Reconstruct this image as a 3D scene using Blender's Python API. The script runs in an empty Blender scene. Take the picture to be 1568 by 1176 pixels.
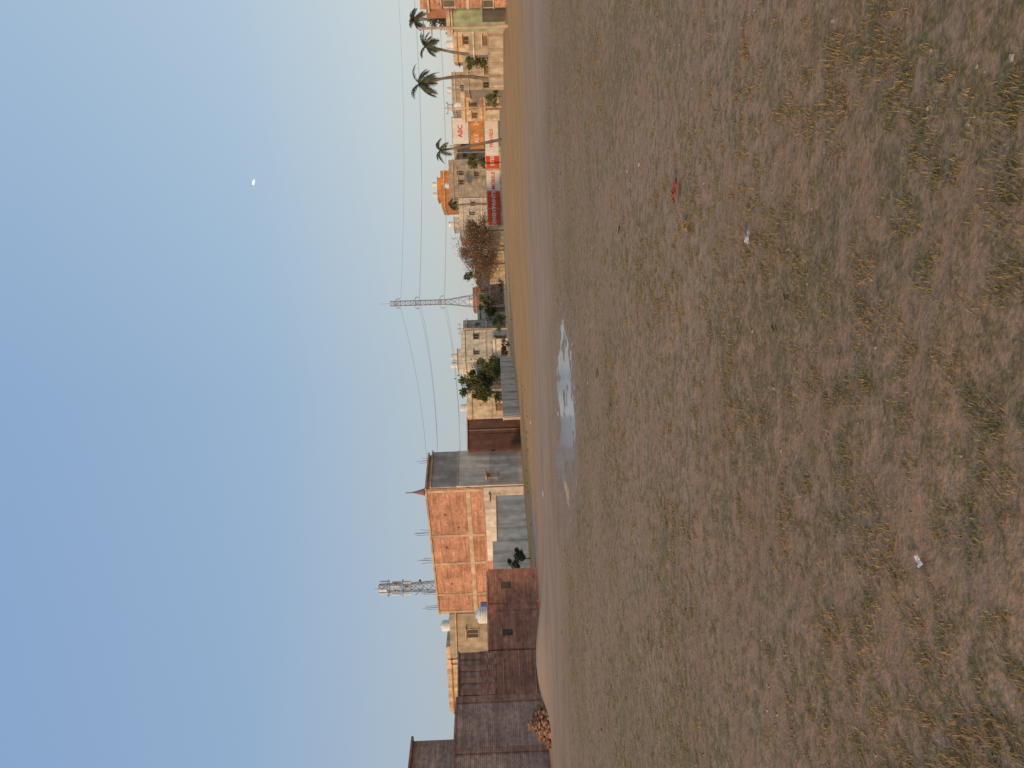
import bpy, math, random
import numpy as np
from mathutils import Vector, Matrix, noise
random.seed(7); np.random.seed(7)
R=random.random
def U(a,b): return a+(b-a)*random.random()
scene=bpy.context.scene
F=1150.0; EYE=1.6
# ---------- survey helpers: bearing (units of 1/1150 rad right of north), distance in metres
def at(b,d): return (d*b/F, d)
WL=-0.03  # puddle water level
# ---------- ground height
def gh(x,y):
    r=math.hypot(x,y)
    a=0.028*noise.noise(Vector((x*0.55,y*0.55,0)))
    a+=0.10*noise.noise(Vector((x*0.06,y*0.06,3)))*min(1,r/30)
    if r<30: a+=0.014*noise.noise(Vector((x*3.1,y*3.1,7)))*max(0,1-r/30)+0.010*noise.noise(Vector((x*8,y*8,1)))*max(0,1-r/18)
    dx,dy=(x+11.6)/2.2,(y-31.5)/1.6
    a+=0.45*math.exp(-(dx*dx+dy*dy))
    dx,dy=(x-26)/14,(y-62)/1.6
    a+=0.35*math.exp(-(dx*dx+dy*dy))*(0.7+0.6*noise.noise(Vector((x*.3,y*.3,9))))
    e=math.hypot((x+1.1+.25*(y-19))/2.7,(y-18.9)/3.6)
    if e<1.6:
        m=1 if e<1 else (1.6-e)/.6
        m=m*m*(3-2*m)
        n=.034*noise.noise(Vector((x*1.1,y*.75,11)))+.016*noise.noise(Vector((x*4,y*3,12)))+.008*noise.noise(Vector((x*11,y*8,13)))+.026*e*e-.010
        a=a*(1-m)+(WL+n)*m
    return a
# ---------- materials
def nodes(name):
    m=bpy.data.materials.new(name); m.use_nodes=True
    nt=m.node_tree; b=nt.nodes['Principled BSDF']; b.inputs['Roughness'].default_value=.9
    b.inputs['Specular IOR Level'].default_value=.15
    return m,nt,b
def N(nt,t,**k):
    n=nt.nodes.new(t)
    for a,v in k.items(): setattr(n,a,v)
    return n
def ramp(nt,src,stops):
    r=N(nt,'ShaderNodeValToRGB'); e=r.color_ramp.elements
    while len(e)<len(stops): e.new(.5)
    for i,(p,c) in enumerate(stops):
        e[i].position=p; e[i].color=(*c,1) if len(c)==3 else c
    nt.links.new(src,r.inputs[0]); return r.outputs[0]
def noisetex(nt,scale,detail=3,mapscale=None,rough=.55):
    tc=N(nt,'ShaderNodeTexCoord'); n=N(nt,'ShaderNodeTexNoise')
    n.inputs['Scale'].default_value=scale; n.inputs['Detail'].default_value=min(detail,4); n.inputs['Roughness'].default_value=rough
    if mapscale:
        mp=N(nt,'ShaderNodeMapping'); mp.inputs['Scale'].default_value=mapscale
        nt.links.new(tc.outputs['Object'],mp.inputs[0]); nt.links.new(mp.outputs[0],n.inputs[0])
    else: nt.links.new(tc.outputs['Object'],n.inputs[0])
    return n.outputs[0]
def mixc(nt,fac,a,b,mode='MIX'):
    m=N(nt,'ShaderNodeMix',data_type='RGBA',blend_type=mode)
    for s,i in ((fac,0),(a,6),(b,7)):
        if isinstance(s,(int,float)): m.inputs[i].default_value=s
        elif isinstance(s,tuple): m.inputs[i].default_value=(*s,1)
        else: nt.links.new(s,m.inputs[i])
    return m.outputs[2]
def bump(nt,b,src,st,dist=.02):
    bn=N(nt,'ShaderNodeBump'); bn.inputs['Strength'].default_value=st; bn.inputs['Distance'].default_value=dist
    nt.links.new(src,bn.inputs['Height']); nt.links.new(bn.outputs[0],b.inputs['Normal'])
_c={}
def plain(name,c,var=.18,scale=1.5,rough=.85,stain=.25,metal=0):
    if name in _c: return _c[name]
    m,nt,b=nodes(name)
    lo=tuple(v*(1-var) for v in c); hi=tuple(min(.85,v*(1+var)) for v in c)
    col=ramp(nt,noisetex(nt,scale),[(.35,lo),(.65,hi)])
    st=ramp(nt,noisetex(nt,1.6,3,(1,1,.18)),[(.42,(1-stain,)*3),(.6,(1,1,1))])
    col=mixc(nt,1.0,col,st,'MULTIPLY')
    nt.links.new(col,b.inputs['Base Color'])
    b.inputs['Roughness'].default_value=rough; b.inputs['Metallic'].default_value=metal
    _c[name]=m; return m
def brick(name,c1,c2,mortar,w=.23,h=.085,ms=.014,patch=.3):
    if name in _c: return _c[name]
    m,nt,b=nodes(name)
    uv=N(nt,'ShaderNodeUVMap'); bt=N(nt,'ShaderNodeTexBrick')
    nt.links.new(uv.outputs[0],bt.inputs['Vector'])
    bt.inputs['Color1'].default_value=(*c1,1); bt.inputs['Color2'].default_value=(*c2,1); bt.inputs['Mortar'].default_value=(*mortar,1)
    bt.inputs['Scale'].default_value=1; bt.inputs['Brick Width'].default_value=w; bt.inputs['Row Height'].default_value=h
    bt.inputs['Mortar Size'].default_value=ms; bt.inputs['Bias'].default_value=-.1
    p=ramp(nt,noisetex(nt,.9,4),[(.35,(1-patch,)*3),(.68,(1.0+patch*.4,)*3)])
    crs=ramp(nt,noisetex(nt,1.0,2,(.5,.5,7)),[(.38,(.78,.78,.80)),(.62,(1.12,1.1,1.08))])
    fn=ramp(nt,noisetex(nt,5,3),[(.35,(.8,.8,.8)),(.65,(1.15,1.15,1.15))])
    col=mixc(nt,1.,mixc(nt,1.,mixc(nt,1.,bt.outputs[0],p,'MULTIPLY'),fn,'MULTIPLY'),crs,'MULTIPLY')
    nt.links.new(col,b.inputs['Base Color'])
    _c[name]=m; return m
def leafmat(name,c1,c2):
    m,nt,b=nodes(name)
    col=ramp(nt,noisetex(nt,1.1,2),[(.36,c1),(.64,c2)])
    nt.links.new(col,b.inputs['Base Color']); b.inputs['Roughness'].default_value=.7
    tr=N(nt,'ShaderNodeBsdfTranslucent'); nt.links.new(col,tr.inputs[0])
    mx=N(nt,'ShaderNodeMixShader'); mx.inputs[0].default_value=.3
    nt.links.new(b.outputs[0],mx.inputs[1]); nt.links.new(tr.outputs[0],mx.inputs[2])
    nt.links.new(mx.outputs[0],nt.nodes['Material Output'].inputs[0])
    return m
M_mauve=brick('dark_clay_brick',(.38,.17,.12),(.50,.24,.17),(.42,.29,.22))
M_mauve2=brick('grey_clay_brick',(.40,.225,.17),(.52,.31,.24),(.50,.38,.30))
M_maroon=brick('maroon_brick',(.36,.135,.085),(.47,.20,.125),(.38,.24,.18))
M_orange=brick('orange_brick',(.46,.165,.08),(.62,.25,.125),(.52,.36,.26),ms=.018)
M_cream=plain('cream_plaster',(.60,.48,.33))
M_tan=plain('tan_plaster',(.46,.36,.25))
M_white=plain('white_plaster',(.70,.62,.50))
M_grey=plain('grey_cement_plaster',(.58,.51,.43),stain=.3,var=.16)
M_dgrey=plain('dark_cement_plaster',(.42,.37,.33))
M_lgrey=plain('light_cement_plaster',(.73,.635,.52),stain=.28,var=.13)
M_conc=plain('concrete',(.54,.40,.27))
M_brown=plain('brown_sheet',(.15,.08,.06))
M_brown2=plain('brown_door',(.28,.17,.12))
M_green=plain('green_paint',(.34,.38,.23))
M_redbrown=plain('red_brown_paint',(.36,.17,.11))
M_orangep=plain('orange_paint',(.66,.27,.08))
M_red=plain('red_paint',(.64,.085,.035),stain=.1)
M_board=plain('board_white',(.74,.67,.60),stain=.1,var=.06)
M_tank=plain('tank_plastic',(.76,.72,.68),stain=.1,rough=.5)
M_dark=plain('window_dark',(.09,.075,.06),rough=.3)
M_steel=plain('galvanised_steel',(.30,.31,.32),rough=.6,metal=.2)
M_rust=plain('rusty_rebar',(.14,.08,.06))
M_bark=plain('bark',(.18,.13,.09))
M_wire=plain('cable',(.08,.08,.085))
M_blue=plain('blue_paint',(.05,.10,.30))
# ---------- mesh building
class Thing:
    def __init__(s,name,loc=(0,0,0)):
        s.e=bpy.data.objects.new(name,None); s.e.empty_display_size=.5
        s.e.location=loc; scene.collection.objects.link(s.e); s.L=Vector(loc)
    def add(s,o):
        o.parent=s.e; o.matrix_parent_inverse=Matrix.Translation(-s.L); return o
def mesh(name,v,f,mat,uv=None,thing=None,smooth=False):
    me=bpy.data.meshes.new(name); me.from_pydata(v,[],f); me.materials.append(mat)
    if uv:
        l=me.uv_layers.new(name='UVMap'); i=0
        for fu in uv:
            for c in fu: l.data[i].uv=c; i+=1
    if smooth: me.polygons.foreach_set('use_smooth',[True]*len(me.polygons))
    o=bpy.data.objects.new(name,me); scene.collection.objects.link(o)
    if thing: thing.add(o)
    return o
def frame(p0,p1):
    ux,uy=p1[0]-p0[0],p1[1]-p0[1]; L=math.hypot(ux,uy); ux/=L; uy/=L
    return (p0[0],p0[1],ux,uy,uy,-ux,L)
class MB:
    def __init__(s): s.v=[]; s.f=[]; s.uv=[]
    def fbox(s,fr,u0,u1,w0,w1,z0,z1,skew=0):
        ox,oy,ux,uy,nx,ny,L=fr; i=len(s.v)
        for z in (z0,z1):
            for u,w in ((u0,w1),(u1,w1),(u1,w0),(u0,w0)):
                s.v.append((ox+ux*u+nx*w,oy+uy*u+ny*w,z))
        s.f+=[(i,i+1,i+5,i+4),(i+1,i+2,i+6,i+5),(i+2,i+3,i+7,i+6),(i+3,i,i+4,i+7),(i+4,i+5,i+6,i+7),(i+3,i+2,i+1,i)]
        s.uv+=[[(u0,z0),(u1,z0),(u1,z1),(u0,z1)],[(w1,z0),(w0,z0),(w0,z1),(w1,z1)],[(u1,z0),(u0,z0),(u0,z1),(u1,z1)],
               [(w0,z0),(w1,z0),(w1,z1),(w0,z1)],[(u0,w1),(u1,w1),(u1,w0),(u0,w0)],[(u0,w0),(u1,w0),(u1,w1),(u0,w1)]]
    def tube(s,p,q,r0,r1=None,n=6):
        r1=r0 if r1 is None else r1
        p=Vector(p); q=Vector(q); d=(q-p)
        if d.length<1e-6: return
        d.normalize(); a=d.orthogonal().normalized(); b=d.cross(a); i=len(s.v)
        for c,r in ((p,r0),(q,r1)):
            for k in range(n):
                t=2*math.pi*k/n; s.v.append(tuple(c+a*math.cos(t)*r+b*math.sin(t)*r))
        for k in range(n):
            k2=(k+1)%n; s.f.append((i+k,i+k2,i+n+k2,i+n+k))
        s.f.append(tuple(i+n+k for k in range(n))); s.f.append(tuple(i+k for k in reversed(range(n))))
        s.uv+=[[(0,0)]*4]*n+[[(0,0)]*n]*2
    def path(s,pts,rs,n=7):
        for k in range(len(pts)-1): s.tube(pts[k],pts[k+1],rs[k],rs[k+1],n)
    def lathe(s,c,prof,n=20):
        i=len(s.v)
        for r,z in prof:
            for k in range(n):
                t=2*math.pi*k/n; s.v.append((c[0]+r*math.cos(t),c[1]+r*math.sin(t),c[2]+z))
        for j in range(len(prof)-1):
            for k in range(n):
                k2=(k+1)%n; s.f.append((i+j*n+k,i+j*n+k2,i+(j+1)*n+k2,i+(j+1)*n+k)); s.uv.append([(0,0)]*4)
    def out(s,name,mat,thing=None,smooth=False): return mesh(name,s.v,s.f,mat,s.uv,thing,smooth)
def fb(th,name,fr,u0,u1,w0,w1,z0,z1,mat):
    b=MB(); b.fbox(fr,u0,u1,w0,w1,z0,z1); return b.out(name,mat,th)
def tank(th,x,y,z,r=.6,h=1.3,mat=None):
    b=MB(); pr=[(0.01,0),(r,0)]
    k=6
    for i in range(k):
        z0=h*.82*i/k; pr+=[(r,z0+.02),(r*1.04,z0+.06),(r*1.04,z0+h*.82/k-.06),(r,z0+h*.82/k-.02)]
    pr+=[(r*.85,h*.88),(r*.4,h*.94),(r*.38,h),(0.01,h+.02)]
    b.lathe((x,y,z),pr); b.out('water_tank',mat or M_tank,th,True)
def window(th,fr,u,z,w,h,fm=None,mat=None):
    fm=fm or M_conc
    b=MB(); b.fbox(fr,u-w/2,u+w/2,.004,.03,z,z+h); b.out('window_pane',mat or M_dark,th)
    b=MB(); t=.07
    b.fbox(fr,u-w/2-t,u-w/2,.002,.09,z,z+h); b.fbox(fr,u+w/2,u+w/2+t,.002,.09,z,z+h)
    b.fbox(fr,u-w/2-t,u+w/2+t,.002,.09,z+h,z+h+t); b.fbox(fr,u-w/2-.15,u+w/2+.15,.002,.16,z-t,z)
    b.fbox(fr,u-.02,u+.02,.03,.06,z,z+h)
    b.fbox(fr,u-w/2-.25,u+w/2+.25,.002,.45,z+h+.12,z+h+.2)
    b.out('window_frame',fm,th)
def rebar(th,fr,us,w,z,hm=1.0):
    b=MB()
    for u in us:
        for du,dw in ((-.12,-.12),(.12,-.12),(.12,.12),(-.12,.12)):
            x=fr[0]+fr[2]*(u+du)+fr[4]*(w+dw); y=fr[1]+fr[3]*(u+du)+fr[5]*(w+dw)
            b.tube((x,y,z),(x+U(-.1,.1),y+U(-.1,.1),z+U(.7,1.4)*hm),.018,.018,4)
    b.out('rebar',M_rust,th)
def house(name,b0,d0,b1,d1,depth,h,wall,floors=1,bays=2,trim=None,par=.6,door=True,band=True,ww=1.0,wh=1.2,tanks=0,mumty=None,wmat=None,wp=.6):
    p0=at(b0,d0); p1=at(b1,d1); fr=frame(p0,p1); L=fr[6]; th=Thing(name,(p0[0],p0[1],0)); trim=trim or M_conc
    fb(th,'walls',fr,0,L,-depth,0,-.4,h,wall)
    b=MB(); b.fbox(fr,-.25,L+.25,-depth-.25,.25,h,h+.14); b.out('roof_slab',trim,th)
    if par:
        b=MB(); t=.14
        b.fbox(fr,0,L,-t,0,h+.14,h+.14+par); b.fbox(fr,0,L,-depth,-depth+t,h+.14,h+.14+par)
        b.fbox(fr,0,t,-depth+t,-t,h+.14,h+.14+par*.98); b.fbox(fr,L-t,L,-depth+t,-t,h+.14,h+.14+par*.98); b.out('parapet',wall,th)
    fh=h/floors
    for f in range(floors):
        if band and f: fb(th,'floor_band',fr,-.05,L+.05,.0,.10,f*fh-.12,f*fh+.12,trim)
        for k in range(bays):
            u=L*(k+.5)/bays+U(-.25,.25)
            if f==0 and door and k==bays//2:
                fb(th,'door',fr,u-.5,u+.5,.004,.04,0,2.1,M_brown2)
                fb(th,'door_lintel',fr,u-.65,u+.65,.004,.4,2.15,2.25,trim)
            elif R()<wp: window(th,fr,u,f*fh+fh*.34,ww*U(.6,1.1),wh*min(1,fh/3)*U(.6,1),trim,wmat)
    zt=h+.14
    if mumty:
        u0,u1,hh=mumty; fb(th,'stair_room',fr,u0*L,u1*L,-depth*.8,-depth*.3,h+.142,h+.142+hh,wall)
        fb(th,'stair_room_roof',fr,u0*L-.2,u1*L+.2,-depth*.8-.2,-depth*.3+.2,h+.142+hh,h+.25+hh,trim); 
        if tanks: 
            for k in range(tanks):
                u=L*(u0+(u1-u0)*(k+.5)/tanks); w=-depth*.5
                tank(th,fr[0]+fr[2]*u+fr[4]*w,fr[1]+fr[3]*u+fr[5]*w,h+.25+hh)
    elif tanks:
        for k in range(tanks):
            u=L*(k+.6)/(tanks+.3); w=-depth*.4; x=fr[0]+fr[2]*u+fr[4]*w; y=fr[1]+fr[3]*u+fr[5]*w
            fb(th,'tank_stand',fr,u-.6,u+.6,w-.6,w+.6,zt+.002,zt+.6,trim); tank(th,x,y,zt+.6)
    return th,fr
# ======================= GROUND
def axis(segs):
    o=[]
    for a,b,st in segs:
        n=max(1,round((b-a)/st)); o+=[a+(b-a)*i/n for i in range(n)]
    o.append(segs[-1][1]); return o
xs=axis([(-3000,-400,650),(-400,-100,30),(-100,-30,4),(-30,-10,.6),(-10,-5,.2),(-5,5,.07),(5,10,.2),(10,30,.6),(30,100,4),(100,400,30),(400,3000,650)])
ys=axis([(-600,-60,180),(-60,-5,11),(-5,1,.5),(1,10,.07),(10,14.5,.14),(14.5,24,.10),(24,40,.5),(40,80,1.2),(80,200,8),(200,600,50),(600,4000,850)])
v=[(x,y,gh(x,y) if math.hypot(x,y)<300 else 0) for y in ys for x in xs]
nx=len(xs); f=[(j*nx+i,j*nx+i+1,(j+1)*nx+i+1,(j+1)*nx+i) for j in range(len(ys)-1) for i in range(nx-1)]
m,nt,b=nodes('dry_grass_and_dirt')
tc=N(nt,'ShaderNodeTexCoord'); sp=N(nt,'ShaderNodeSeparateXYZ'); nt.links.new(tc.outputs['Object'],sp.inputs[0])
def mathn(op,a,c,clamp=False):
    n=N(nt,'ShaderNodeMath',operation=op); n.use_clamp=clamp
    for i,s in enumerate((a,c)):
        if isinstance(s,(int,float)): n.inputs[i].default_value=s
        else: nt.links.new(s,n.inputs[i])
    return n.outputs[0]
wob=mathn('MULTIPLY',mathn('SUBTRACT',noisetex(nt,.12,4),.5),16)
yy=mathn('ADD',mathn('ADD',sp.outputs[1],wob),mathn('MULTIPLY',sp.outputs[0],.18))
fine=noisetex(nt,9,4,rough=.68); mid=noisetex(nt,1.5,3,rough=.6); big=noisetex(nt,.35,2); gr=noisetex(nt,45,3,rough=.65)
dirt=ramp(nt,mid,[(.3,(.385,.225,.125)),(.7,(.475,.295,.185))])
grs=ramp(nt,gr,[(.3,(.185,.125,.052)),(.7,(.31,.22,.105))])
fm=ramp(nt,mathn('ADD',mathn('MULTIPLY',fine,.62),mathn('ADD',mathn('MULTIPLY',mid,.32),mathn('MULTIPLY',big,.26))),[(.56,(0,0,0)),(.66,(.85,.85,.85))])
near=mixc(nt,fm,dirt,grs)
near=mixc(nt,.5,near,ramp(nt,gr,[(.3,(.6,.6,.6)),(.7,(1.35,1.35,1.35))]),'MULTIPLY')
# soil nearer than a few metres is darker and browner
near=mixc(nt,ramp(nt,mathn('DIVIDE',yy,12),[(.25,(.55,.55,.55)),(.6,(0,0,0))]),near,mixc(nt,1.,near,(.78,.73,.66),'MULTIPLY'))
lane=ramp(nt,noisetex(nt,.5,4,(.4,1.6,1)),[(.3,(.40,.245,.15)),(.7,(.51,.33,.215))])
orange=ramp(nt,noisetex(nt,.4,4,(.4,1.6,1)),[(.3,(.50,.24,.09)),(.7,(.62,.34,.15))])
far=ramp(nt,noisetex(nt,.2,4),[(.3,(.44,.29,.14)),(.7,(.54,.38,.21))])
def step(a,bb): return mathn('DIVIDE',mathn('SUBTRACT',yy,a),bb-a,True)
col=mixc(nt,step(19,26),near,lane)
col=mixc(nt,step(29,42),col,orange)
col=mixc(nt,step(85,120),col,far)
# damp earth around the puddle (low ground inside the hollow)
ex_=mathn('DIVIDE',mathn('ADD',mathn('ADD',sp.outputs[0],1.1),mathn('MULTIPLY',mathn('SUBTRACT',sp.outputs[1],19),.25)),3.4)
ey_=mathn('DIVIDE',mathn('SUBTRACT',sp.outputs[1],18.9),4.3)
ee=mathn('ADD',mathn('ADD',mathn('MULTIPLY',ex_,ex_),mathn('MULTIPLY',ey_,ey_)),mathn('MULTIPLY',mathn('SUBTRACT',fine,.5),1.0))
dm=ramp(nt,ee,[(.45,(.6,.6,.6)),(1.0,(0,0,0))])
col=mixc(nt,dm,col,ramp(nt,mid,[(.3,(.31,.21,.145)),(.7,(.41,.295,.215))]))
nt.links.new(col,b.inputs['Base Color'])
bump(nt,b,fine,.7,.03)
b.inputs['Roughness'].default_value=1; b.inputs['Specular IOR Level'].default_value=.03
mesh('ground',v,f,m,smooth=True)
# ======================= GRASS
T=[]
for _ in range(46000):
    y=1.4+ (R()**1.5)*19; x=U(-.62*y-1,.62*y+1)
    n=noise.noise(Vector((x*.5,y*.5,5)))*.5+noise.noise(Vector((x*1.9,y*1.9,2)))*.6+noise.noise(Vector((x*6,y*6,4)))*.9
    if n+U(-.2,.2)>.20 and not (math.hypot((x+1.1)/2.7,(y-18.9)/3.4)<1): T.append((x,y,gh(x,y),min(1,.35+n)))
T=np.array(T); nb=10
n=len(T)*nb; base=np.repeat(T,nb,axis=0)
ang=np.random.rand(n)*2*np.pi; rad=np.random.rand(n)**.7*.038
cx=base[:,0]+np.cos(ang)*rad; cy=base[:,1]+np.sin(ang)*rad; cz=base[:,2]-.004
hh=(0.007+.018*np.random.rand(n))*(.5+base[:,3]); lean=np.random.rand(n)*1.7
a2=np.random.rand(n)*2*np.pi; wd=.0014+.0018*np.random.rand(n)+base[:,1]*.00018
tx=cx+np.cos(a2)*hh*lean; ty=cy+np.sin(a2)*hh*lean
px=-np.sin(a2)*wd; py=np.cos(a2)*wd
V=np.empty((n,3,3)); V[:,0]=np.c_[cx-px,cy-py,cz]; V[:,1]=np.c_[cx+px,cy+py,cz]; V[:,2]=np.c_[tx,ty,cz+hh]
me=bpy.data.meshes.new('grass'); me.vertices.add(n*3); me.vertices.foreach_set('co',V.reshape(-1))
me.loops.add(n*3); me.loops.foreach_set('vertex_index',np.arange(n*3,dtype=np.int32))
me.polygons.add(n); me.polygons.foreach_set('loop_start',np.arange(0,n*3,3,dtype=np.int32)); me.update(calc_edges=True)
m,nt2,b=nodes('short_dry_grass')
c=ramp(nt2,noisetex(nt2,40,1),[(.3,(.18,.13,.05)),(.5,(.28,.205,.09)),(.72,(.43,.29,.15))])
c=mixc(nt2,1.,c,ramp(nt2,noisetex(nt2,.9,2),[(.4,(.85,.93,.8)),(.6,(1.1,1.0,.93))]),'MULTIPLY')
nt2.links.new(c,b.inputs['Base Color']); b.inputs['Specular IOR Level'].default_value=.02; b.inputs['Roughness'].default_value=1
me.materials.append(m); o=bpy.data.objects.new('grass',me); scene.collection.objects.link(o)
# ======================= STONES
def stones(name,cnt,place,mat):
    b=MB()
    for _ in range(cnt):
        x,y,s=place(); z=gh(x,y)-.002-s*.15; i=len(b.v)
        for k in range(6):
            t=k*math.pi/3; b.v.append((x+s*math.cos(t)*U(.7,1.2),y+s*math.sin(t)*U(.7,1.2),z))
        for k in range(5):
            t=k*math.pi*.4; b.v.append((x+s*.6*math.cos(t),y+s*.6*math.sin(t),z+s*U(.5,.9)))
        for k in range(6):
            b.f.append((i+k,i+(k+1)%6,i+6+min(4,k))); b.uv.append([(0,0)]*3)
        for k in range(4): b.f.append((i+k+1,i+7+k,i+6+k)); b.uv.append([(0,0)]*3)
        b.f.append(tuple(i+6+k for k in range(5))); b.uv.append([(0,0)]*5)
    b.out(name,mat)
def pl1():
    y=2+R()**1.4*26; return U(-.6*y,.6*y),y,U(.004,.013)*(1+y*.06)
cen=[(U(-14,45),U(42,110)) for _ in range(16)]
def pl2():
    c=random.choice(cen); return c[0]+random.gauss(0,2.5),max(40,c[1]+random.gauss(0,1.2)),U(.02,.09)
stones('scattered_stones',460,pl1,plain('stone',(.38,.27,.19)))
stones('roadside_rubble',240,pl2,plain('rubble_stone',(.24,.14,.085),var=.5,scale=.7))
# ======================= PUDDLE (sheet at water level; the hollow's shoreline shapes it)
m,nt3,bs=nodes('muddy_water'); bs.inputs['Base Color'].default_value=(.34,.27,.21,1); bs.inputs['Roughness'].default_value=.16
bs.inputs['Specular IOR Level'].default_value=.6
bump(nt3,bs,noisetex(nt3,6,2),.08,.01)
pv=[]
for k in range(72):
    t=2*math.pi*k/72; y_=18.9+3.6*.95*math.sin(t); pv.append((-1.1-.25*(y_-19)+2.7*.95*math.cos(t),y_,WL))
mesh('puddle',pv,[tuple(range(72))],m)
mm,nt3,bs=nodes('wet_mud'); cc=ramp(nt3,noisetex(nt3,2,4),[(.3,(.24,.18,.145)),(.7,(.36,.28,.22))]); nt3.links.new(cc,bs.inputs['Base Color']); bs.inputs['Roughness'].default_value=.6
def blob(name,cx,cy,rx,ry,mat,dz,seed):
    n=96; v=[(cx,cy,gh(cx,cy)+dz)]; f=[]
    rings=8
    for j in range(1,rings+1):
        for k in range(n):
            t=2*math.pi*k/n; q=(1+.6*noise.noise(Vector((math.cos(t)*2.2,math.sin(t)*2.2,seed)))+.4*noise.noise(Vector((math.cos(t)*7,math.sin(t)*7,seed))))*j/rings
            x,y=cx+rx*q*math.cos(t),cy+ry*q*math.sin(t); v.append((x,y,gh(x,y)+dz*(1-j/rings*.9)))
    for k in range(n): f.append((0,1+k,1+(k+1)%n))
    for j in range(rings-1):
        for k in range(n): a=1+j*n; f.append((a+k,a+n+k,a+n+(k+1)%n,a+(k+1)%n))
    mesh(name,v,f,mat)
for i,(bb,d,rx,ry) in enumerate([(-300,37,3.0,1.2),(-240,38,2.2,1.0),(-420,33,2.3,.6),(-205,42,1.5,1.2)]):
    x,y=at(bb,d); blob('drain_mud',x,y,rx,ry,mm,.02,i*5.1+40)
# ======================= LITTER
def litter(name,b_,d,s,mat,asp=.6):
    x0,y0=at(b_,d); n=7; v=[];f=[]; a=U(0,3); z=gh(x0,y0)
    for j in range(n):
        for i in range(n):
            u=(i/(n-1)-.5)*s*(1+.25*noise.noise(Vector((i,j,s*90)))); w=(j/(n-1)-.5)*s*asp*(1+.3*noise.noise(Vector((j,i,s*50))))
            v.append((x0+u*math.cos(a)-w*math.sin(a),y0+u*math.sin(a)+w*math.cos(a),z+.008+s*.35*abs(noise.noise(Vector((i*.9,j*.9,s*70))))+s*.1))
    for j in range(n-1):
        for i in range(n-1): f.append((j*n+i,j*n+i+1,(j+1)*n+i+1,(j+1)*n+i))
    mesh(name,v,f,mat)
M_lb=plain('leafbrown',(.27,.12,.07)); M_ld=plain('leafdark',(.07,.05,.04)); M_gp=plain('grey_paper',(.6,.56,.52))
litter('crumpled_wrapper',290,6.3,.19,plain('wrapper_red',(.30,.075,.05)),.6)
litter('cardboard_scrap',233,6.05,.13,plain('wrapper_tan',(.40,.21,.08)),.6)
litter('paper_scrap',213,4.6,.08,M_gp,.6)
litter('paper_scrap',-295,2.83,.045,M_board,.7)
litter('paper_scrap',330,8,.04,M_board)
litter('dry_leaf',11,12,.14,M_lb)
litter('dry_leaf',-37,10.5,.08,M_ld)
litter('crumpled_wrapper',-335,32,.4,M_red)
litter('paper_scrap',-170,29,.25,M_board); litter('paper_scrap',-60,38,.3,M_board)
litter('dry_leaf',232,9.3,.1,M_ld)
litter('dry_leaf',-200,7.3,.06,M_lb)
litter('dry_leaf',120,4.1,.04,M_ld); litter('dry_leaf',-90,5.3,.04,M_lb)
for _ in range(26):
    d=3+R()**1.2*20; litter('dry_leaf',U(-540,540),d,U(.02,.045)*(1+d*.06),random.choice([M_lb,M_ld,M_lb,M_gp]),.6)
# ======================= LEFT DARK BRICK HOUSES
p0=at(-800,29); p1=at(-602,31); p2=at(-477,35)
fr=frame(p1,p2); th=Thing('brick_house',(*p1,0)); L=fr[6]
fb(th,'walls',fr,-3,L,-6,0,-.4,4.02,M_mauve2)
fb(th,'roof_edge',fr,-3.1,L+.02,-6.1,.05,4.02,4.12,M_mauve)
fb(th,'corner_pier',fr,L-.35,L+.03,-.3,.06,-.4,4.0,M_mauve)
fb(th,'pier',fr,1.2,1.5,.002,.08,-.4,4.0,M_mauve)
fb(th,'upper_storey_dark',fr,1.45,3.1,-4.5,-1.2,4.122,6.05,M_mauve2)
fb(th,'upper_storey_orange',fr,-3,1.45,-4.5,-1.1,4.122,6.0,M_orange)
fb(th,'upper_roof',fr,-3.1,3.2,-4.6,-1.0,6.052,6.15,M_mauve)
p3=at(-407,36.2); fr=frame(p2,p3); th=Thing('brick_house',(*p2,0)); L=fr[6]
fb(th,'walls',fr,0.02,L,-7,-.03,-.4,3.0,M_maroon)
fb(th,'upper_wall',fr,0.02,L,-7,-.12,3.0,3.95,M_mauve2)
for k in range(4): fb(th,'pilaster',fr,.1+k*(L-.45)/3,.1+k*(L-.45)/3+.25,-.119,.0,2.2,3.9,M_mauve)
for k in range(7): fb(th,'brick_course',fr,.03,L-.02,-.029,.0,.3+k*.38,.36+k*.38,M_mauve)
fb(th,'coping',fr,0.02,L+.03,-7.05,.04,3.95,4.03,M_mauve)
rebar(th,fr,[L-.3],-.4,4.03,.4)
# low front wall with vents
p4=at(-287,38); fr=frame(p3,p4); th=Thing('brick_wall',(*p3,0)); L=fr[6]
fb(th,'wall_panel',fr,0.03,L,-.25,0,-.4,2.5,M_maroon)
fb(th,'coping',fr,0.03,L+.05,-.3,.05,2.5,2.58,M_mauve)
fb(th,'return_wall',fr,L-.25,L,-4,-.252,-.4,2.45,M_maroon)
for q in (.22,.82):
    fb(th,'vent',fr,q*L-.14,q*L+.14,.002,.02,1.35,1.85,M_dark)
    fb(th,'vent_lintel',fr,q*L-.25,q*L+.25,.002,.05,1.85,1.95,M_mauve)
for q in (.02,.5,.96): fb(th,'pier',fr,q*L,q*L+.3,.002,.03,-.4,2.49,M_maroon)
# rubble brick pile
b=MB()
for _ in range(230):
    a=U(0,6.28); r=R()**.6; x=-13.9+r*math.cos(a)*.8; y=30.6+r*math.sin(a)*1.1; z=gh(x,y)+max(0,(1-r))*U(.2,.9)
    t=U(0,3.14); fr_=(x,y,math.cos(t),math.sin(t),math.sin(t),-math.cos(t),1)
    b.fbox(fr_,-.12,.12,-.055,.055,z-.02,z+.06)
b.out('brick_rubble_pile',brick('rubble',(.36,.19,.12),(.26,.15,.11),(.2,.15,.12),.5,.5))
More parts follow.
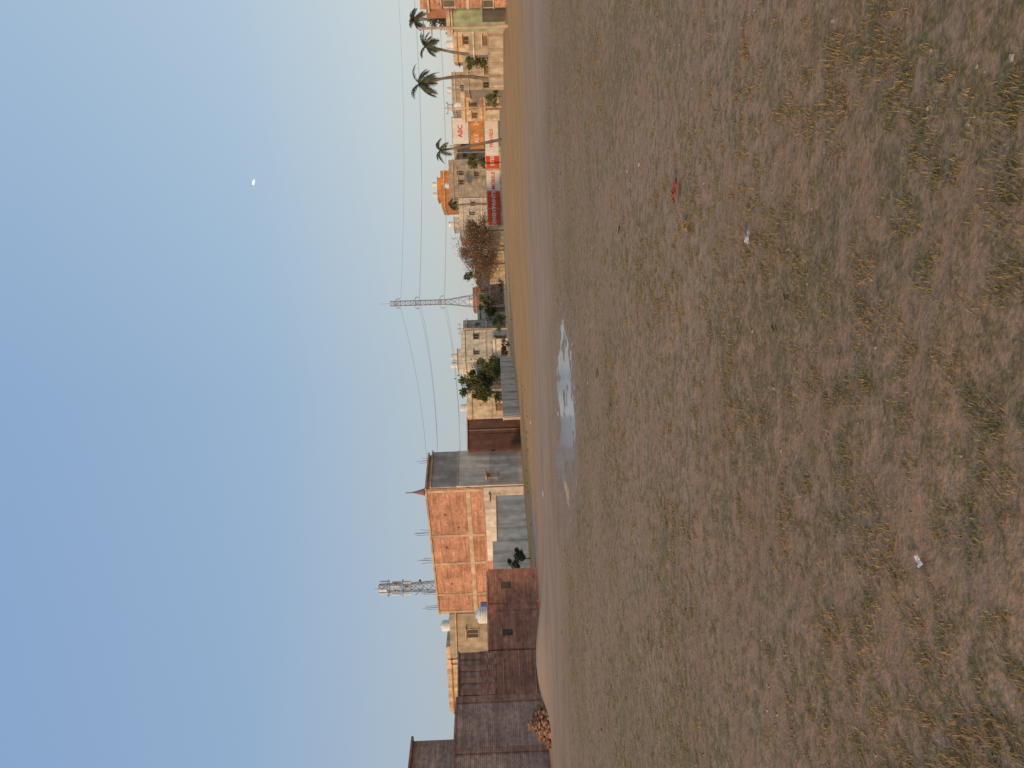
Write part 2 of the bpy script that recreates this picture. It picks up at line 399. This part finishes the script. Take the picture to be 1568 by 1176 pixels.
# ======================= MAIN ORANGE BRICK BUILDING
A=at(-347,67); B=at(-155,59); fr=frame(A,B); L=fr[6]; H=7.55
th=Thing('brick_building',(*A,0))
fb(th,'core',fr,0,L-.1,-4.3,0,-.4,H,M_orange)
fb(th,'roof_slab',fr,-.15,L+.1,-4.4,.15,H,H+.14,M_conc)
fb(th,'floor_band',fr,-.02,L-.08,.0,.09,4.15,4.5,M_conc)
cols=[.15,L*.42,L*.64,L-.45,L*.16]
for u in cols: fb(th,'column',fr,u,u+.26,.0,.06,3.2 if u>5 else 2,4.15,M_conc); fb(th,'column_upper',fr,u,u+.22,.0,.05,4.5,H,M_conc)
fb(th,'ground_floor_plaster',fr,L*.42+.3,L-.1,.0,.045,-.4,3.05,M_lgrey)
fb(th,'white_patch',fr,L*.63,L*.80,.046,.06,1.7,3.0,M_white)
fb(th,'grey_patch',fr,L*.84,L-.1,.046,.065,-.3,3.1,M_grey)
window(th,fr,L*.93,1.9,.5,.6)
for u,z in ((L*.8,6.2),(L*.55,6.3),(L*.25,6.2),(L*.7,5.2)): fb(th,'scaffold_hole',fr,u,u+.16,.002,.02,z,z+.16,M_dark)
fb(th,'blue_door',fr,.3,1.3,.004,.05,0,3.9,M_blue)
rebar(th,fr,[.4,L*.16,L*.43,L*.65],-.4,H+.14)
b=MB(); b.tube((B[0]-.3,B[1]+.4,H),(B[0]-.35,B[1]+.4,H+1.7),.05,.04)
b.lathe((B[0]-.33,B[1]+.4,H+.2),[(.3,0),(.24,.2),(.08,.8),(.03,1.1)],8)
b.out('roof_finial',plain('finial',(.3,.17,.14)),th)
# plaster side wing
C=at(-100,62.2); fr2=frame((B[0]+.0,B[1]+.0),C); L2=fr2[6]
fb(th,'side_wall_lower',fr2,0.07,L2,-3,.03,-.4,5.2,M_lgrey)
fb(th,'side_wall_upper',fr2,0.07,L2,-3,.0,5.2,7.2,M_dgrey)
fb(th,'side_coping',fr2,0.07,L2+.1,-3.1,.1,7.2,7.32,M_conc)
fb(th,'side_patch',fr2,.3,L2-.4,.032,.045,.3,2.6,M_grey)
fb(th,'side_band',fr2,0.07,L2,.032,.09,5.1,5.2,M_grey)
window(th,fr2,1.1,2.0,.4,.7)
rebar(th,fr2,[L2-.4],-.5,7.32)
# compound wall in front
p=at(-170,56.8); q=at(-283,48.5); fr=frame(q,p); L=fr[6]; th=Thing('compound_wall',(*q,0))
fb(th,'wall',fr,0,L,-.22,0,-.4,2.05,M_lgrey); fb(th,'wall_step',fr,0,L*.35,-.2,-.02,2.05,2.4,M_lgrey)
fb(th,'coping',fr,L*.35+.01,L,-.25,.04,2.05,2.12,M_conc)
fb(th,'pier',fr,L*.35,L*.35+.3,.002,.08,-.4,2.04,M_white)
# ======================= maroon building & neighbours
A=at(-99,61.5);B=at(-52,62.5); fr=frame(A,B); L=fr[6]; th=Thing('workshop_shed',(*A,0))
fb(th,'walls',fr,0.05,L,-6,0,-.4,4.3,M_brown)
fb(th,'roof_sheet',fr,-.0,L+.15,-6.2,.2,4.3,4.38,M_dgrey)
fb(th,'shutter',fr,L*.12,L*.5,.004,.05,0,3.2,M_brown)
for k in range(14): fb(th,'shutter_rib',fr,L*.12,L*.5,.051,.07,.1+k*.22,.16+k*.22,M_brown)
fb(th,'post',fr,L*.62,L*.65,.004,.08,0,4.25,M_brown2)
fb(th,'side_panel',fr,L*.75,L*.95,.004,.04,.3,3.6,M_brown)
p=at(-51,60.5); q=at(42,84); fr=frame(p,q); L=fr[6]; th=Thing('boundary_wall',(*p,0))
fb(th,'wall',fr,0,L,-.2,0,-.4,1.3,M_grey); fb(th,'coping',fr,0,L,-.23,.03,1.3,1.36,M_lgrey)
for k in range(9): fb(th,'pier',fr,.1+k*L/9,.4+k*L/9,.002,.08,-.4,1.29,M_grey)
house('plastered_house',-56,110,-12,110,8,5.6,M_cream,2,3,M_conc,tanks=1)
house('plastered_house',-75,125,-30,122,8,6.2,M_tan,2,3,M_orangep)
house('plastered_house',38,130,84,132,9,7.2,M_white,2,2,M_cream,tanks=2,mumty=(.05,.6,1.4),wp=1)
house('plastered_house',84.5,136,100,138,8,7.0,M_dgrey,2,1,M_grey)
house('plastered_house',10,150,40,150,8,6.0,M_orange,2,2,M_conc)
house('small_house',30,118,70,118,4,1.9,M_white,1,3,M_conc,par=.3,door=False,wh=.6)
house('small_house',100,140,122,141,7,4.6,M_white,1,2,M_redbrown,par=.4)
house('small_house',115,155,150,155,7,5.6,M_redbrown,2,3,M_conc,tanks=1)
house('small_house',140,165,185,166,7,5.0,M_tan,1,3,M_conc)
house('small_house',-20,165,15,165,7,6.5,M_tan,2,3,M_conc)
# left background houses
house('plastered_house',-414,80,-349,80,10,7.0,M_tan,2,3,M_cream,tanks=1)
house('plastered_house',-497,92,-398,90,10,8.4,M_cream,3,4,M_orangep,par=.5)
x,y=at(-356,52); th=Thing('plastered_house',(x,y,0)); fr=frame(at(-368,52),at(-335,52)); fb(th,'walls',fr,0,fr[6],-3,0,-.4,2.5,M_grey); fb(th,'roof',fr,-.1,fr[6]+.1,-3.1,.1,2.5,2.6,M_conc); tank(th,*at(-352,53.2),2.6,.55,1.2)
# ======================= right compound wall and adverts
p=at(154,121); q=at(243,122); fr=frame(p,q); L=fr[6]; th=Thing('compound_wall',(*p,0))
fb(th,'wall',fr,0,L,-.22,0,-.4,2.35,M_cream); fb(th,'coping',fr,0,L,-.27,.05,2.35,2.45,M_white)
for k in range(5): fb(th,'pier',fr,k*(L-.35)/4,k*(L-.35)/4+.35,.002,.1,-.4,2.34,M_cream)
def text(th,fr,u,z,size,body,mat,w=.03):
    cu=bpy.data.curves.new('t','FONT'); cu.body=body; cu.size=size; cu.extrude=.004; cu.align_x='CENTER'; cu.align_y='CENTER'; cu.offset=size*.02
    o=bpy.data.objects.new('tmp',cu); scene.collection.objects.link(o)
    dg=bpy.context.evaluated_depsgraph_get(); me=bpy.data.meshes.new_from_object(o.evaluated_get(dg)); bpy.data.objects.remove(o)
    me.transform(Matrix(((fr[2],0,fr[4],fr[0]+fr[2]*u+fr[4]*w),(fr[3],0,fr[5],fr[1]+fr[3]*u+fr[5]*w),(0,1,0,z),(0,0,0,1))))
    me.materials.clear(); me.materials.append(mat)
    t=bpy.data.objects.new('lettering',me); scene.collection.objects.link(t); th.add(t)
p=at(243.5,129); q=at(364,128); fr=frame(p,q); L=fr[6]; th=Thing('advert_wall',(*p,0))
fb(th,'wall',fr,0,L,-.22,0,-.4,2.6,M_cream)
segs=[(0,.22,M_red,M_board,'CEMENT'),(.22,.44,M_red,M_board,'PAINTS'),(.445,.70,M_board,M_red,'MOBILE'),(.705,.98,M_red,M_board,'STEEL')]
for a,c,bg,fg,tx in segs:
    fb(th,'painted_panel',fr,a*L+.05,c*L-.05,.004,.02,.25,2.45,bg); text(th,fr,(a+c)/2*L,1.35,.9,tx,fg)
p=at(356,124); q=at(412,124); fr=frame(p,q); L=fr[6]; th=Thing('advert_hoarding',(*p,0))
for u in (.1,L*.45,L-.1): fb(th,'post',fr,u-.07,u+.07,-.2,-.06,-.4,7.9,M_steel)
for u0,u1,z0,z1,bg,fg,tx,s in ((.25,.95,5.2,7.8,M_board,M_red,'ABC',1.1),(.1,.6,2.75,4.9,M_orangep,M_board,'SALE',.9),(.64,.98,2.8,4.8,M_orangep,M_board,'24',1.0),(-.1,.85,.3,2.5,M_board,M_red,'TRAVELS',.8)):
    fb(th,'panel',fr,u0*L,u1*L,-.05,0,z0,z1,bg); text(th,fr,(u0+u1)/2*L,(z0+z1)/2,s,tx,fg,.01)
    b=MB(); 
    b.fbox(fr,u0*L-.06,u1*L+.06,-.05,.03,z0-.07,z0); b.fbox(fr,u0*L-.06,u1*L+.06,-.05,.03,z1,z1+.07); b.out('panel_frame',M_steel,th)
M_stone=brick('rough_stone',(.44,.36,.27),(.34,.28,.21),(.48,.4,.31),.5,.3,.03)
house('stone_house',288,150,346,150,10,9.2,M_stone,3,4,M_conc,par=.8,tanks=1,wp=.3,band=False)
house('plastered_house',276,165,330,165,9,12.0,M_orangep,3,4,M_white,par=.7,tanks=2,mumty=(.3,.9,1.6))
house('plastered_house',240,150,287,150,9,7.6,M_grey,2,3,M_white,mumty=(.1,.5,1.8),tanks=1)
house('plastered_house',225,172,262,172,9,8.5,M_redbrown,3,3,M_cream,tanks=1)
house('plastered_house',345,158,404,158,9,8.6,M_tan,3,4,M_orangep,tanks=1)
house('plastered_house',404,122,450,120,8,5.4,M_cream,2,3,M_orangep,tanks=1)
house('plastered_house',420,150,480,150,8,8.2,M_tan,3,4,M_white,tanks=2)
house('plastered_house',452,108,500,107,8,4.4,M_tan,1,4,M_cream)
house('plastered_house',495,118,560,116,8,6.2,M_cream,2,5,M_orangep,tanks=1)
house('shop_building',505,88,545,87,7,3.1,M_tan,1,3,M_white,par=.5)
# green house
th,fr=house('green_house',541,61,577,60,6,4.3,M_green,1,1,M_cream,par=0,door=False,wp=0)
fb(th,'upper_storey',fr,fr[6]*.55,fr[6]+3,-6,-.6,4.45,6.4,M_redbrown)
fb(th,'beam',fr,-.3,fr[6]+.2,-.2,.35,4.5,4.8,M_cream)
fb(th,'dark_shutter',fr,fr[6]*.4,fr[6]*.95,.004,.05,0,1.9,M_dark)
house('brick_house',577,59,660,57,6,6.0,M_orange,2,3,M_cream)
p=at(452,80); q=at(560,70); fr=frame(p,q); L=fr[6]; th=Thing('boundary_wall',(*p,0))
fb(th,'wall',fr,0,L,-.22,0,-.4,1.45,M_cream); fb(th,'coping',fr,0,L,-.27,.05,1.45,1.55,M_tan)
for k in range(6): fb(th,'pier',fr,k*(L-.35)/5,k*(L-.35)/5+.35,.002,.1,-.4,1.44,M_tan)
# ======================= poles, towers, lines
def pole(b_,d,h,lean=0):
    x,y=at(b_,d); th=Thing('utility_pole',(x,y,0)); b=MB(); b.tube((x,y,-.3),(x+lean,y,h),.14,.09,8); b.out('shaft',M_conc,th)
    b=MB(); b.tube((x+lean-.8,y,h-.4),(x+lean+.8,y,h-.4),.05,.05,4); b.tube((x+lean-.5,y,h-1),(x+lean+.5,y,h-1),.05,.05,4)
    for k in (-.7,0,.7): b.lathe((x+lean+k,y,h-.36),[(.03,0),(.07,.05),(.05,.12),(.07,.16),(.02,.24)],6)
    b.out('crossarms',M_steel,th)
pole(548,55,6.6); pole(425,100,7.5); pole(330,126,7.5); pole(85,112,7.5,.2); pole(-8,105,7.0); pole(205,128,7.5)
def lattice(name,b_,d,H,wb,wt,r,arms,brk):
    x,y=at(b_,d); th=Thing(name,(x,y,0)); b=MB()
    def w(z): 
        t=z/H; return (wb+(wt-wb)*min(1,t/brk))/2
    zs=[0]
    while zs[-1]<H*.97: zs.append(min(H,zs[-1]+max(1.0,2.0*w(zs[-1]))))
    for i in range(len(zs)-1):
        z0,z1=zs[i],zs[i+1]; a,c=w(z0),w(z1); s=[(-1,-1),(1,-1),(1,1),(-1,1)]
        for j in range(4):
            p=s[j];q=s[(j+1)%4]
            b.tube((x+p[0]*a,y+p[1]*a,z0),(x+p[0]*c,y+p[1]*c,z1),r,r,4)
            b.tube((x+p[0]*a,y+p[1]*a,z0),(x+q[0]*c,y+q[1]*c,z1),r*.6,r*.6,4)
            b.tube((x+q[0]*a,y+q[1]*a,z0),(x+p[0]*c,y+p[1]*c,z1),r*.6,r*.6,4)
            b.tube((x+p[0]*c,y+p[1]*c,z1),(x+q[0]*c,y+q[1]*c,z1),r*.6,r*.6,4)
    b.out('lattice_mast',M_steel,th)
    b=MB()
    for z,l in arms:
        for sgn in (-1,1):
            b.tube((x,y-.3,z),(x+sgn*l,y,z),r*.8,r*.5,4); b.tube((x,y,z+.6),(x+sgn*l,y,z),r*.6,r*.5,4)
            b.lathe((x+sgn*l,y,z-.7),[(.03,0),(.09,.1),(.05,.2),(.09,.3),(.05,.4),(.09,.5),(.03,.7)],6)
    if arms: 
        b.tube((x,y,H),(x,y,H+2.2),.05,.03,4); b.out('crossarms',M_steel,th)
    return th,x,y
th,tx_,ty_=lattice('transmission_tower',129,150,22.6,4.0,.9,.06,[(21.4,.9),(17.6,1.1),(12.6,1.2)],.5)
b=MB()
for z in (21.6,17.4,12.8):
    for k in range(4): b.fbox((tx_,ty_-.5,1,0,0,-1,1),-.4+k*.22,-.3+k*.22,-.1,.1,z-.5,z+.3)
b.out('insulator_clusters',M_dgrey,th)
th,cx_,cy_=lattice('cell_tower',-305,95,17.6,2.2,.9,.06,[],.75)
b=MB()
for z in (17.2,15.6,14.2):
    for k in range(3):
        a=k*2.09+z; px_,py_=cx_+math.cos(a)*.85,cy_+math.sin(a)*.85
        f_=(px_,py_,-math.sin(a),math.cos(a),math.cos(a),math.sin(a),1); b.fbox(f_,-.15,.15,-.06,.08,z-.7,z+.4)
b.out('antenna_panels',M_tank,th)
b=MB()
for z in (16.4,14.6):
    for k in range(12):
        a=k*math.pi/6; c=a+math.pi/6; b.tube((cx_+math.cos(a),cy_+math.sin(a),z),(cx_+math.cos(c),cy_+math.sin(c),z),.05,.05,4)
b.tube((cx_,cy_,17),(cx_,cy_,18.3),.04,.03,4); b.tube((cx_-.1,cy_,12),(cx_-.9,cy_-.4,13),.05,.05,4)
b.lathe((cx_+.7,cy_-.4,12.2),[(.02,0),(.35,.05),(.35,.3),(.02,.35)],10)
b.out('platform_rings',M_steel,th)
b=MB()
def wire(p,q,sag,r=.018):
    n=24; pts=[]
    for i in range(n+1):
        t=i/n; v_=Vector(p).lerp(Vector(q),t); v_.z-=sag*4*t*(1-t); pts.append(v_)
    b.path(pts,[r]*(n+1),4)
ex,ey=at(-175,105); rx_,ry_=at(760,150)
for z,l,zl,zr in ((21.4,.9,11.8,19.8),(17.6,1.1,10.6,17.0),(12.6,1.2,7.6,12.4)):
    for s in (-1,1):
        if z>20 and s>0: continue
        wire((tx_+s*l,ty_,z-.7),(ex+s*.6,ey,zl),1.0); wire((tx_+s*l,ty_,z-.7),(rx_,ry_+s,zr),1.6)
b.out('power_line',M_wire)
x,y=ex,ey; th=Thing('utility_pole',(x,y,0)); b=MB(); b.tube((x,y,-.3),(x,y,11.8),.16,.1,8); b.tube((x-.9,y,11),(x+.9,y,11),.06,.06,4); b.out('shaft',M_conc,th)
# ======================= TREES
L_green=leafmat('leaf_green',(.05,.07,.03),(.14,.16,.05)); L_yel=leafmat('leaf_yellowgreen',(.09,.11,.035),(.21,.20,.07))
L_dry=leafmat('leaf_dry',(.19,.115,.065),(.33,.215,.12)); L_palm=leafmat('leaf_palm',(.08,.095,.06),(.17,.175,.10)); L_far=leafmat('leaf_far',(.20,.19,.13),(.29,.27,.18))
def tree(name,b_,d,h,rx,rz,lm,nl=3000,ls=.22,nc=22,th_h=None,gap=1.0):
    x,y=at(b_,d); th=Thing(name,(x,y,0)); b=MB(); cz=h-rz; leaf=MB()
    b.path([(x,y,-.2),(x+U(-.1,.1),y,cz*.45),(x+U(-.2,.2),y,cz)],[.04*h*.6,.03*h*.6,.02*h*.6])
    cl=[]
    for k in range(nc):
        while 1:
            a=Vector((U(-1,1),U(-1,1),U(-1,1)))
            if .25<a.length<1: break
        c=Vector((x+a.x*rx*.85,y+a.y*rx*.85,cz+a.z*rz*.85)); cl.append((c,U(.16,.42)*min(rx,rz*1.3)))
        s=Vector((x,y,U(cz*.5,cz))); mdl=s.lerp(c,.5)+Vector((U(-.2,.2),U(-.2,.2),.15)); b.path([s,mdl,c],[.045*h*.25,.03*h*.2,.012*h*.2],5)
    b.out('trunk',M_bark,th)
    for _ in range(nl):
        c,r=random.choice(cl); p=c+Vector((random.gauss(0,1),random.gauss(0,1),random.gauss(0,.8)))*r*.55
        if p.z<.1: continue
        a=Vector((U(-1,1),U(-1,1),U(-1,1))).normalized(); q=a.orthogonal().normalized(); e=a.cross(q); s=ls*U(.5,1.1); i=len(leaf.v)
        leaf.v+=[tuple(p-q*s),tuple(p+e*s*.45),tuple(p+q*s),tuple(p-e*s*.45)]; leaf.f.append((i,i+1,i+2,i+3)); leaf.uv.append([(0,0)]*4)
    leaf.out('foliage',lm,th)
tree('leafy_tree',0,93,7.0,2.0,2.7,L_green,3800,.22,30)
tree('leafy_tree',26,92,4.3,1.7,1.7,L_yel,2200,.20,16)
tree('leafy_tree',-12,90,5.0,1.4,1.8,L_green,1500,.20,12)
tree('dry_tree',212,116,7.6,3.6,3.2,L_dry,6500,.15,50)
tree('dry_tree',185,118,6.4,3.2,2.8,L_dry,4800,.15,34)
tree('dry_tree',236,118,6.8,2.8,2.7,L_dry,3800,.15,28)
tree('leafy_tree',165,124,6.8,1.3,1.6,L_green,1500,.20,12)
tree('leafy_tree',345,138,6,2.0,2.2,L_yel,1800,.22,14)
tree('leafy_tree',500,100,5.0,1.8,1.8,L_yel,2200,.20,14)
tree('leafy_tree',565,75,7.4,2.0,1.6,L_palm,2200,.20,16)
tree('leafy_tree',120,138,5,2.5,1.8,L_green,1800,.22,14)
tree('leafy_tree',-30,130,6,2.2,2.0,L_yel,1800,.22,14)
tree('shrub',-268,46.3,1.5,.7,.75,L_green,1100,.10,12)
tree('shrub',95,108,2.2,1.5,1.0,L_green,1000,.16,12)
tree('shrub',25,86,2.6,1.2,1.1,L_green,1000,.15,12)
tree('shrub',440,96,2.2,1.6,1.0,L_yel,1000,.15,12)
tree('shrub',145,110,1.6,2.0,.7,L_dry,900,.14,12)
tree('shrub',60,95,1.3,1.6,.6,L_dry,900,.13,12)
def palm(b_,d,h,lean,fl=2.3,nf=22,curve=.5):
    x,y=at(b_,d); th=Thing('palm_tree',(x,y,0)); b=MB(); n=14; pts=[];rs=[]
    for i in range(n+1):
        t=i/n; pts.append((x+lean*(t**1.6)+curve*math.sin(t*math.pi)*.5,y+.2*t,-.2+(h+.2)*t)); rs.append(.22-.10*t+(.03 if i%2 else 0))
    b.path(pts,rs,9); b.out('trunk',plain('palm_bark',(.22,.17,.12)),th)
    top=Vector(pts[-1]); lf=MB(); rc=MB()
    for k in range(nf):
        az=k*2.4+U(-.2,.2); el=U(-.5,1.25); l=fl*U(.8,1.1); p=top.copy(); d_=Vector((math.cos(az)*math.cos(el),math.sin(az)*math.cos(el),math.sin(el))); m_=16; pp=[p.copy()]
        for j in range(m_):
            d_.z-=.13; d_.normalize(); p=p+d_*l/m_; pp.append(p.copy())
            side=d_.cross(Vector((0,0,1))); 
            if side.length<.05: side=Vector((1,0,0))
            side.normalize(); t=(j+1)/m_; ll=.62*math.sin(math.pi*min(1,.12+t*.86))+.08
            for s in (-1,1):
                for q in (0,.5):
                    e=p-d_*l/m_*q; tip=e+side*s*ll*.75+d_*ll*.45+Vector((0,0,-ll*U(.25,.65))); i=len(lf.v)
                    lf.v+=[tuple(e-d_*.045),tuple(e+d_*.045),tuple(tip)]; lf.f.append((i,i+1,i+2)); lf.uv.append([(0,0)]*3)
        rc.path(pp,[.03*(1-.8*i/m_) for i in range(m_+1)],4)
    lf.out('fronds',L_palm,th); rc.out('frond_ribs',L_palm,th)
palm(462,88,9.6,.2,2.6,26,1.6); palm(508,92,9.0,1.2,1.9,18,-.8)
palm(375,104,8.6,-1.2,2.0,11,-.6); palm(556,80,9.2,.5,1.5,12); palm(275,140,9.5,.2,1.5,12)
# distant tree line
lf=MB()
for _ in range(16000):
    a=U(-.75,.75); d=U(190,260); x=a*d; k=noise.noise(Vector((x*.035,0,0)))+.6*noise.noise(Vector((x*.15,2,0)))
    top=3.5+3.5*k+1.5
    if top<.6: continue
    z=U(0,top)*U(.6,1.05); p=Vector((x,d,z)); s=U(.35,.8); q=Vector((U(-1,1),U(-1,1),U(-1,1))).normalized(); e=q.orthogonal().normalized(); i=len(lf.v)
    lf.v+=[tuple(p-q*s),tuple(p+e*s*.6),tuple(p+q*s),tuple(p-e*s*.6)]; lf.f.append((i,i+1,i+2,i+3)); lf.uv.append([(0,0)]*4)
lf.out('distant_trees',L_far)
# ======================= MOON
bpy.ops.mesh.primitive_uv_sphere_add(segments=24,ring_count=16,radius=10,location=(.279*2500,2500,.315*2500+1.6))
mo=bpy.context.object; mo.name='moon'; mo.scale=(1.0,.5,.42); mo.rotation_euler=(0,math.radians(12),0)
m,nt4,b=nodes('moon_glow'); b.inputs['Base Color'].default_value=(.8,.8,.78,1); b.inputs['Emission Color'].default_value=(1,.98,.93,1); b.inputs['Emission Strength'].default_value=.55; mo.data.materials.append(m)  # emission stands in for sunlight on the moon; flattened sphere gives the lit half
# ======================= LIGHT
AZ,EL=math.radians(218),math.radians(13)
w=bpy.data.worlds.new('World'); scene.world=w; w.use_nodes=True; nt=w.node_tree
sky=nt.nodes.new('ShaderNodeTexSky'); sky.sky_type='NISHITA'; sky.sun_disc=False; sky.sun_elevation=EL; sky.sun_rotation=AZ
sky.air_density=1.0; sky.dust_density=2.0; sky.ozone_density=1.5
bg=nt.nodes['Background']; bg.inputs[1].default_value=.15
# haze layer: pale near the horizon, clearer blue higher up
tc=nt.nodes.new('ShaderNodeTexCoord'); sx=nt.nodes.new('ShaderNodeSeparateXYZ'); nt.links.new(tc.outputs['Generated'],sx.inputs[0])
hz=ramp(nt,sx.outputs[2],[(0,(3.5,3.55,3.6)),(.09,(2.95,3.35,3.85)),(.30,(2.15,3.05,4.3)),(.7,(1.7,2.7,4.5))])
xr=ramp(nt,mathn('ADD',mathn('MULTIPLY',sx.outputs[0],.5),.5),[(.2,(.92,.95,1.0)),(.5,(1.03,1.03,1)),(.8,(1.5,1.34,1.1))])
hz=mixc(nt,1.,hz,xr,'MULTIPLY')
colr=mixc(nt,.82,sky.outputs[0],hz)
nt.links.new(colr,bg.inputs[0])
sd=bpy.data.lights.new('sun','SUN'); sd.energy=2.7; sd.angle=math.radians(3); sd.color=(1,.68,.38)
so=bpy.data.objects.new('sun',sd); scene.collection.objects.link(so)
dirv=Vector((math.sin(AZ)*math.cos(EL),math.cos(AZ)*math.cos(EL),math.sin(EL))); so.rotation_euler=dirv.to_track_quat('Z','Y').to_euler()
# ======================= CAMERA (phone held in portrait, stored sideways)
r=math.radians(2.0); pt=math.radians(1.0)
Fw=Vector((0,math.cos(pt),-math.sin(pt))); Up=Vector((0,math.sin(pt),math.cos(pt))); Rt=Vector((1,0,0))
X=-math.cos(r)*Up-math.sin(r)*Rt; Y=-math.sin(r)*Up+math.cos(r)*Rt; Zc=-Fw
cd=bpy.data.cameras.new('camera'); cd.sensor_width=36; cd.lens=36*F/1568; cd.clip_end=8000; cd.clip_start=.05
co=bpy.data.objects.new('camera',cd); scene.collection.objects.link(co)
co.matrix_world=Matrix(((X.x,Y.x,Zc.x,0),(X.y,Y.y,Zc.y,0),(X.z,Y.z,Zc.z,EYE),(0,0,0,1)))
scene.camera=co
scene.view_settings.view_transform='Standard'; scene.view_settings.look='None'; scene.view_settings.exposure=0
